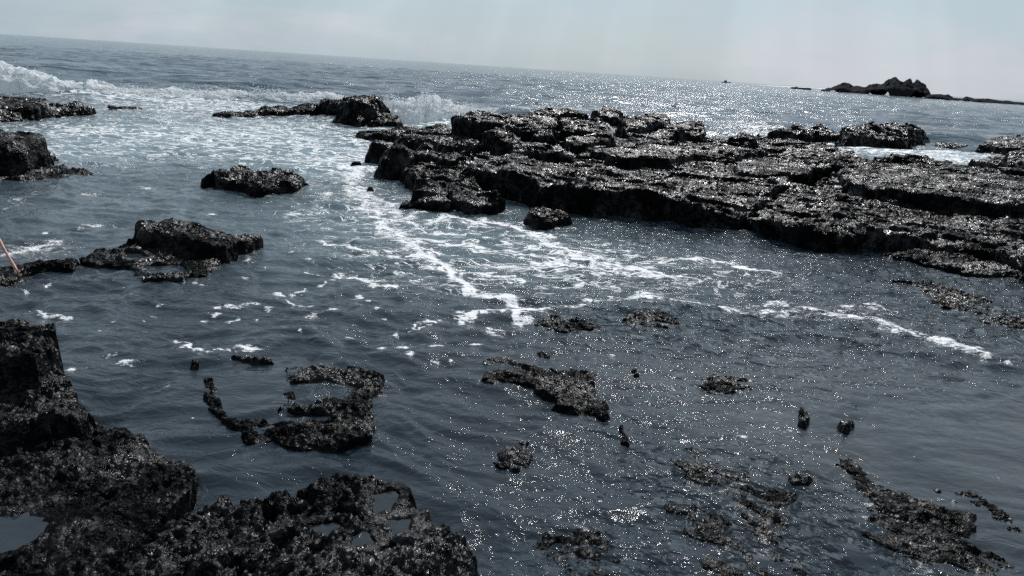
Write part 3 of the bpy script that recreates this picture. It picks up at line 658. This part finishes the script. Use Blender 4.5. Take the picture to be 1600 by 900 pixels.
rock('rock', 'thin low rock sliver at the right end of the layered bank', 'rock', [dict(p=[(1460, 221, .12), (1490, 221, .15), (1514, 225, .12), (1512, 230, .0), (1480, 229, 0), (1462, 226, 0)], w=.2)],
    rough=.06, rscale=.5, lat=.06, seed=51, grit=.03, gscale=.1, dx=.03, dy=.04, mat=M_ROCK_FAR)
rock('rock', 'smooth backed dark rock at the right edge of the channel', 'rock', [dict(p=[(1530, 219, .46), (1556, 212, .60), (1600, 209, .68), (1720, 212, .68)], dp=3.0, fz=.7, w=.4, warp=.3)],
    rough=.08, rscale=.8, lat=.08, seed=52, grit=.03, gscale=.1, dx=.03, dy=.05, mat=M_ROCK_FAR)
rock('rock', 'blocky dark rock at the right edge on the near side of the channel', 'rock', [
    dict(p=[(1515, 246, .40), (1560, 242, .45), (1610, 240, .5), (1750, 240, .5), (1750, 275, .4), (1600, 268, .35), (1560, 258, .35), (1520, 252, .3)], w=.2),
    dict(p=[(1566, 236, .8), (1600, 232, .9), (1750, 235, .9), (1750, 262, .8), (1600, 252, .75), (1568, 248, .7)], w=.2)],
    rough=.09, rscale=.6, lat=.09, seed=53, grit=.03, gscale=.08, dx=.025, dy=.04, mat=M_ROCK_FAR)

# --- the main reef: one mass of stepped ledges
reef = bpy.data.objects.new('rock_reef', None); COL.objects.link(reef)
tag(reef, 'wide reef of stepped black slabs crossing the middle and right', 'reef')
def ledge(label, pts, seed, **k):
    d = dict(dx=.02, dy=.028, mat=M_ROCK_MID, rough=.055, rscale=.5, lat=.08, terr=.06, tscale=.7, grain=((700, 240), (1300, 300)), ratio=1.9, grit=.028, gscale=.06, w=.12, warp=.22, wscale=.9, pits=.03, pscale=.3)
    d.update(k)
    o = rock_mesh('ledge', [dict(p=pts)], seed=seed, parent=reef, **d)
    if label: o['label'] = label
    return o
ledge('broad flat shelf ending in the tall black front cliff', [(722, 262, .42), (770, 266, .42), (832, 278, .44), (850, 288, .42), (933, 295, .44), (1000, 297, .46), (1040, 303, .42), (1080, 318, .34), (1122, 330, .28), (1150, 338, .22),
    (1180, 325, .32), (1230, 290, .45), (1290, 250, .5), (1150, 214, .55), (980, 212, .55), (850, 220, .5), (740, 236, .42)], 60, dx=.018, dy=.022)
ledge('right hand shelf with a rounded black front', [(1164, 338, .22), (1190, 338, .30), (1240, 346, .32), (1314, 358, .34), (1380, 364, .28), (1450, 372, .26), (1540, 392, .22), (1600, 410, .22), (1760, 450, .22),
    (1800, 330, .35), (1560, 300, .40), (1400, 292, .42), (1300, 270, .45), (1230, 296, .42), (1185, 318, .34)], 61, dx=.018, dy=.022)
ledge('low rubble apron awash at the right water edge', [(1350, 386, .06), (1450, 383, .14), (1600, 400, .16), (1780, 440, .2), (1780, 480, .1), (1600, 440, .07), (1530, 425, .06), (1440, 412, .05)], 62, w=.25, rough=.05, rscale=.25, dx=.015, dy=.02, terr=0)
ledge('flat upper slab with a long straight black step', [(1308, 266, .58), (1316, 280, .58), (1355, 294, .60), (1392, 295, .60), (1438, 301, .60), (1520, 312, .60), (1570, 316, .58), (1600, 320, .58), (1780, 345, .58), (1780, 290, .7), (1600, 274, .66), (1520, 262, .66), (1438, 252, .66), (1372, 248, .64), (1325, 252, .62)], 63, terr=.015)
ledge(None, [(1224, 240, .56), (1244, 247, .57), (1269, 255, .58), (1306, 260, .58), (1350, 262, .6), (1360, 248, .66), (1300, 236, .66), (1230, 230, .62)], 64)
ledge(None, [(1355, 249, .68), (1400, 252, .70), (1438, 256, .70), (1479, 266, .68), (1516, 271, .64), (1620, 276, .66), (1600, 264, .7), (1516, 258, .7), (1450, 244, .74), (1380, 241, .74)], 65, w=.15)
ledge('rounded hump on the slab beside the white channel', [(1378, 242, .84), (1392, 234, .92), (1415, 234, .92), (1438, 243, .82), (1420, 250, .74), (1385, 249, .74)], 66, w=.2, terr=0)
ledge(None, [(1150, 222, .62), (1225, 232, .62), (1280, 238, .64), (1330, 245, .64), (1348, 247, .6), (1345, 238, .68), (1300, 227, .74), (1240, 219, .74), (1160, 212, .7)], 67)
ledge(None, [(1130, 208, .86), (1150, 203, .95), (1180, 206, .92), (1190, 222, .7), (1160, 226, .66), (1132, 222, .66)], 68, w=.2)
ledge('dark step in the middle of the reef', [(980, 246, .62), (1020, 248, .64), (1062, 252, .62), (1062, 243, .66), (1110, 238, .66), (1100, 226, .68), (1020, 226, .68), (960, 232, .64), (940, 240, .6)], 69, terr=.02)
ledge(None, [(900, 236, .56), (960, 246, .60), (1000, 240, .62), (1060, 222, .68), (940, 214, .66), (860, 222, .6)], 70)
ledge(None, [(1082, 242, .60), (1140, 250, .58), (1170, 244, .62), (1200, 232, .66), (1120, 222, .68), (1080, 230, .66)], 71)
ledge(None, [(1140, 262, .52), (1190, 276, .50), (1260, 270, .52), (1280, 256, .55), (1200, 246, .58), (1150, 250, .55)], 72, terr=.02)
# left nose
ledge('low outlying slab at the left front corner', [(612, 312, .14), (625, 303, .18), (700, 304, .20), (706, 315, .14), (690, 321, .08), (640, 324, .06), (614, 320, .06)], 73, rscale=.3, dx=.014, dy=.018)
ledge(None, [(636, 300, .18), (660, 282, .28), (700, 276, .32), (750, 285, .34), (790, 300, .30), (780, 325, .1), (730, 326, .08), (700, 312, .14), (650, 306, .15)], 74)
ledge(None, [(625, 262, .26), (660, 255, .34), (720, 250, .38), (760, 262, .38), (740, 280, .34), (690, 284, .28), (640, 280, .22)], 75, rough=.07)
ledge('pale crusted lump on the left part of the reef', [(622, 230, .42), (640, 224, .52), (690, 230, .58), (742, 240, .52), (742, 250, .46), (690, 254, .42), (650, 240, .46), (620, 238, .44)], 76, rough=.06)
ledge(None, [(720, 250, .48), (770, 246, .52), (830, 250, .52), (850, 262, .46), (835, 274, .42), (760, 266, .42), (725, 262, .42)], 77)
ledge('long thin ledge tapering to a tip at the left', [(553, 206, .14), (575, 202, .20), (640, 196, .38), (700, 193, .60), (742, 201, .66), (745, 206, .62), (690, 208, .50), (620, 209, .26), (570, 211, .12)], 78, w=.15, terr=0)
ledge(None, [(610, 213, .32), (660, 210, .46), (735, 210, .62), (790, 218, .66), (810, 232, .60), (740, 228, .54), (680, 223, .46), (620, 220, .30)], 79, terr=.02)
ledge(None, [(740, 205, .82), (790, 200, .86), (812, 210, .84), (830, 224, .74), (790, 222, .70), (750, 212, .74)], 80)
ledge(None, [(800, 226, .66), (870, 226, .70), (905, 232, .68), (900, 240, .60), (850, 244, .56), (806, 238, .58)], 81)
ledge(None, [(880, 214, .76), (920, 208, .84), (960, 208, .86), (966, 216, .78), (930, 224, .70), (885, 224, .70)], 82, rough=.06)
ledge(None, [(826, 204, .86), (850, 198, .92), (866, 202, .9), (862, 214, .8), (830, 214, .78)], 83)
ledge('left end of the back ridge', [(704, 180, 1.00), (715, 176, 1.04), (760, 174, 1.06), (800, 180, 1.02), (835, 190, .94), (820, 197, .88), (760, 194, .90), (715, 188, .92)], 84, w=.18)
ledge(None, [(780, 186, .96), (800, 176, 1.06), (850, 174, 1.08), (870, 184, 1.0), (880, 196, .9), (845, 202, .86), (790, 196, .88)], 85, w=.18)
ledge('top of the back ridge left of its crest', [(812, 172, 1.12), (845, 167, 1.18), (890, 165, 1.20), (898, 174, 1.08), (925, 180, 1.0), (880, 182, 1.0), (830, 178, 1.04)], 86, w=.18)
ledge(None, [(870, 184, 1.0), (940, 184, 1.0), (968, 200, .9), (960, 210, .82), (900, 210, .82), (866, 204, .86)], 87, w=.18)
ledge('knob at the crest of the back ridge', [(925, 171, 1.14), (940, 166, 1.20), (952, 162, 1.28), (966, 164, 1.26), (976, 174, 1.12), (970, 184, 1.0), (935, 182, 1.0)], 88, w=.2, terr=0)
ledge(None, [(966, 180, 1.05), (992, 177, 1.1), (1050, 182, 1.06), (1052, 190, .98), (1010, 198, .9), (970, 198, .9)], 89, w=.18)
ledge(None, [(1030, 194, .9), (1070, 189, 1.0), (1098, 189, 1.0), (1106, 200, .88), (1100, 212, .76), (1040, 212, .76)], 90, w=.18)
ledge(None, [(968, 206, .80), (1040, 202, .86), (1060, 212, .80), (1050, 222, .70), (990, 222, .70)], 91, rough=.06)

# --- far islets
def islet(label, prof, z_off, depth, seed, name='islet'):
    """prof: (px, height px) skyline; a ragged island of real size and depth"""
    pts = [at(p[0], p[1]) for p in prof['base']]
    D = prof['dist']
    xs = np.array([(p[0] - 800) for p in prof['sky']])
    W = []
    for px, hp in prof['sky']:
        d = Fw + Rc * (px - 800) / F_PX + Uc * (450 - (52 + 0.0655 * px)) / F_PX
        d = d / math.hypot(d[0], d[1]); W.append((d[0] * D, d[1] * D, hp * D / F_PX))
    W = np.array(W)
    ex = W[-1, :2] - W[0, :2]; Ln = np.hypot(*ex); ex = ex / Ln; ey = np.array([-ex[1], ex[0]])
    s = np.linspace(-2, Ln + 2, int(Ln / 0.35)); tt = np.linspace(-depth, depth, 60)
    Sg, T = np.meshgrid(s, tt); Sg = Sg.ravel(); T = T.ravel()
    Ws = (W[:, :2] - W[0, :2]) @ ex
    hh = np.interp(Sg + fbm(Sg, T, 6, 3, .6, seed) * 2.5, Ws, W[:, 2], left=-1, right=-1)
    k = np.clip(1 - np.abs((T + fbm(Sg, T, 10, 2, .5, seed + 1) * depth * .3) / depth) ** 1.3, 0, 1)
    z = hh * (0.25 + 0.75 * k ** .7) * sstep(0, .12, k) + fbm(Sg, T, 5, 5, .62, seed + 3) * (0.18 * np.abs(hh) + .8) - 2.0 * (1 - sstep(0, .1, k)) - .15
    z = np.maximum(z, np.where(hh > 0, 1.1 * sstep(.15, .6, k) + .4 * fbm(Sg, T, 3, 3, .6, seed + 9), -3))
    z = z + 0.5 * (0.5 - worley(Sg, T, 3.5, 3)) * np.clip(hh / 4, 0, 2)
    x = W[0, 0] + Sg * ex[0] + T * ey[0]; y = W[0, 1] + Sg * ex[1] + T * ey[1]
    V, Fq, _ = compact(np.stack([x, y, z], 1), grid_faces(len(tt), len(s)))
    o = mesh_obj(name, V, Fq, M_ISLET)
    tag(o, label, 'islet')
islet('jagged dark islet with three low peaks on the right horizon', dict(base=[(1290, 139)], dist=520, sky=[(1288, 1), (1295, 5), (1305, 7), (1316, 12), (1326, 13), (1332, 9), (1345, 9), (1352, 9), (1357, 12), (1366, 14), (1372, 14),
    (1378, 14), (1388, 22), (1396, 24), (1402, 20), (1408, 19), (1415, 23), (1421, 18), (1426, 19), (1430, 23), (1440, 18), (1448, 10), (1454, 3)]), 0, 22, 3)
islet('long low spit of rock trailing from the islet to the right edge', dict(base=[(1454, 148)], dist=470, sky=[(1448, 3), (1458, 7), (1468, 6), (1478, 7), (1490, 3), (1505, 3), (1512, 6), (1520, 4), (1545, 5), (1555, 4), (1580, 4), (1600, 3), (1700, 4)]), 0, 10, 5, 'rock_spit')
islet('tiny reef on the horizon left of the islet', dict(base=[(1240, 137)], dist=560, sky=[(1238, 1), (1246, 4), (1252, 2), (1262, 3), (1268, 1)]), 0, 5, 7, 'small_islet')

sea()

# ------------------------------------------------------------------ breaking waves
def breaker(label, crest, base_off, seed, spray, hmul=1.0, thick=0.75):
    """crest: (px, py of the foot, height m)"""
    P = np.array([[*at(a, b)[:2], h] for a, b, h in crest])
    seg = np.hypot(*(P[1:, :2] - P[:-1, :2]).T); s = np.concatenate([[0], np.cumsum(seg)])
    u = np.arange(0, s[-1], 0.055); v = np.linspace(-0.6, base_off, 110)
    U, Vv = np.meshgrid(u, v); Uf = U.ravel(); Vf = Vv.ravel()
    cx = np.interp(Uf, s, P[:, 0]); cy = np.interp(Uf, s, P[:, 1]); h = np.interp(Uf, s, P[:, 2])
    h = h * (0.72 + 0.75 * fbm(Uf, Vf * 0.3, 1.6, 4, .6, seed)) * sstep(0, 1.2, Uf) * sstep(s[-1], s[-1] - 1.2, Uf)
    t = (Vf + 0.6) / (base_off + 0.6)
    keep_front = None
    prof = (0.62 * sstep(0, .10, t) + 0.38 * sstep(.10, .30, t)) * (1 - sstep(.40, 1.0, t) * 1.1)
    z = h * prof + (0.06 + .22 * h) * fbm(Uf, Vf, .55, 6, .60, seed + 3) * 1.3 * sstep(0, .1, t) - .10
    x = cx + 0.30 * fbm(Uf, Vf, .9, 4, .6, seed + 7); y = cy + Vf + 0.35 * fbm(Uf, Vf, .9, 5, .6, seed + 9)
    th = np.clip(thick - 0.35 * sstep(.5, .7, t) + 0.9 * fbm(Uf, Vf * .5, 3, 3, .5, seed + 5), 0, 1)
    V, Fq, at_ = compact(np.stack([x, y, z], 1), (lambda q: q[t[q].min(1) < 0.72])(grid_faces(len(v), len(u))), dict(thick=th))
    o = mesh_obj('breaking_wave', V, Fq, M_SURF, attrs=at_)
    tag(o, label, 'wave')
    # thrown drops
    rs = np.random.RandomState(int(seed)); n = spray
    uu = rs.uniform(0, s[-1], n); clump = np.clip(0.5 + 1.6 * fbm(uu, uu * 0, 1.1, 3, .6, seed + 2), 0.05, 1.6)
    hx = np.interp(uu, s, P[:, 0]); hy = np.interp(uu, s, P[:, 1]); hz = np.interp(uu, s, P[:, 2])
    zz = hz * (0.45 + rs.exponential(0.20, n) * clump * hmul)
    xx = hx + rs.normal(0, .15, n); yy = hy + 0.4 + rs.normal(0, .35, n)
    r = rs.uniform(.008, .026, n)
    tet = np.array([[1, 1, 1], [-1, -1, 1], [-1, 1, -1], [1, -1, -1]]) * .8
    octa = np.array([[1, 0, 0], [-1, 0, 0], [0, 1, 0], [0, -1, 0], [0, 0, 1], [0, 0, -1]])
    VV = (np.stack([xx, yy, zz], 1)[:, None, :] + octa[None] * r[:, None, None]).reshape(-1, 3)
    f = np.array([[0, 2, 4], [2, 1, 4], [1, 3, 4], [3, 0, 4], [2, 0, 5], [1, 2, 5], [3, 1, 5], [0, 3, 5]])
    FF = (np.arange(n)[:, None, None] * 6 + f[None]).reshape(-1, 3)
    sp = mesh_obj('spray', VV, FF, M_SURF, o, attrs=dict(thick=np.ones(len(VV))))
    sp['kind'] = 'stuff'
breaker('long white breaker rolling in behind the ledges on the left', [(-120, 142, 1.25), (0, 148, 1.3), (50, 150, 1.1), (90, 152, .9), (160, 152, .68), (240, 153, .60), (330, 158, .62), (420, 160, .62), (500, 160, .62), (560, 164, .5)], 3.2, 3, 8000)
breaker('white burst of surf between the blocky headed rock and the reef', [(596, 190, 1.1), (615, 194, 1.4), (650, 193, 1.4), (690, 190, 1.0), (725, 186, .6), (760, 182, .35)], 2.8, 12, 5000, thick=1.0)
breaker('thin broken wash along the back foot of the reef ridge', [(740, 176, .25), (800, 173, .35), (860, 172, .3), (920, 172, .2), (980, 178, .25)], 1.5, 22, 1200)

# ------------------------------------------------------------------ stick and boat
def tube(name, pts, rad_, mat, nseg=10):
    V = []; P = [Vector(p) for p in pts]
    for i, p in enumerate(P):
        d = (P[min(i + 1, len(P) - 1)] - P[max(i - 1, 0)]).normalized()
        a = d.orthogonal().normalized(); b = d.cross(a)
        for k in range(nseg):
            t = 2 * math.pi * k / nseg; V.append(p + (a * math.cos(t) + b * math.sin(t)) * rad_[i])
    n = len(P)
    Fc = [(i * nseg + k, i * nseg + (k + 1) % nseg, (i + 1) * nseg + (k + 1) % nseg, (i + 1) * nseg + k) for i in range(n - 1) for k in range(nseg)]
    Fc += [tuple(range(nseg))[::-1], tuple((n - 1) * nseg + k for k in range(nseg))]
    me = bpy.data.meshes.new(name); me.from_pydata(V, [], Fc); me.update(); me.materials.append(mat)
    for p in me.polygons: p.use_smooth = len(p.vertices) == 4
    o = bpy.data.objects.new(name, me); COL.objects.link(o); return o
mw, t, b, out = new_mat('weathered_cane')
co = N(t, 'ShaderNodeTexCoord').outputs['Object']
L(t, ramp_n(t, noise_n(t, co, 30, 4), [(0.35, (0.20, 0.085, 0.045)), (0.65, (0.42, 0.22, 0.13))]), b.inputs['Base Color'])
b.inputs['Roughness'].default_value = 0.55
p0 = at(31, 432, .04); p1 = at(-14, 352, .42) * np.array([1, 1, 1])
st = [p0 + (p1 - p0) * k + np.array([0, 0, .006 * math.sin(k * 9)]) for k in np.linspace(0, 1.3, 9)]
tag(tube('wooden_stick', st, [.012 + .003 * (i % 3 == 1) for i in range(9)], mw), 'thin orange brown stick leaning in the water at the left edge', 'stick')

mb, t, b, out = new_mat('boat_paint'); b.inputs['Base Color'].default_value = (.05, .055, .06, 1); b.inputs['Roughness'].default_value = .5
def boat(px, D):
    d = Fw + Rc * (px - 800) / F_PX + Uc * (450 - (52 + 0.0655 * px)) / F_PX
    d = d / math.hypot(d[0], d[1]); c = Vector((d[0] * D, d[1] * D, 0))
    root = bpy.data.objects.new('fishing_boat', None); root.location = c; COL.objects.link(root)
    tag(root, 'tiny dark fishing boat on the horizon', 'boat')
    V = []; Fc = []
    xs = np.linspace(-5.5, 5.5, 12)
    for i, x in enumerate(xs):
        k = 1 - abs((x + .8) / 6.6) ** 2.4; sh = .9 + .5 * max(0, x / 5.5) ** 2
        for (yy, zz) in ((-1.5 * k, sh), (-1.2 * k, .1), (0, -.5), (1.2 * k, .1), (1.5 * k, sh)): V.append((x, yy, zz))
    for i in range(11):
        for j in range(4): a = i * 5 + j; Fc.append((a, a + 5, a + 6, a + 1))
        Fc.append((i * 5 + 4, i * 5 + 9, i * 5 + 5, i * 5))
    me = bpy.data.meshes.new('hull'); me.from_pydata(V, [], Fc); me.update(); me.materials.append(mb)
    h = bpy.data.objects.new('hull', me); COL.objects.link(h); h.parent = root
    def bx(name, x0, x1, y0, y1, z0, z1, tp=0.15):
        vv = [(x, y, z0) for x in (x0, x1) for y in (y0, y1)] + [(x * (1 - 0) - tp * (1 if x == x1 else -1), y * .88, z1) for x in (x0, x1) for y in (y0, y1)]
        me = bpy.data.meshes.new(name); me.from_pydata(vv, [], [(0, 1, 3, 2), (4, 6, 7, 5), (0, 4, 5, 1), (2, 3, 7, 6), (0, 2, 6, 4), (1, 5, 7, 3)]); me.update(); me.materials.append(mb)
        o = bpy.data.objects.new(name, me); COL.objects.link(o); o.parent = root
    bx('wheelhouse', -2.6, .6, -.9, .9, .8, 2.9); bx('mast', -.9, -.7, -.1, .1, 2.8, 5.6, .03)
boat(1135, 1000)
print('verts', sum(len(o.data.vertices) for o in COL.objects if o.type == 'MESH'))
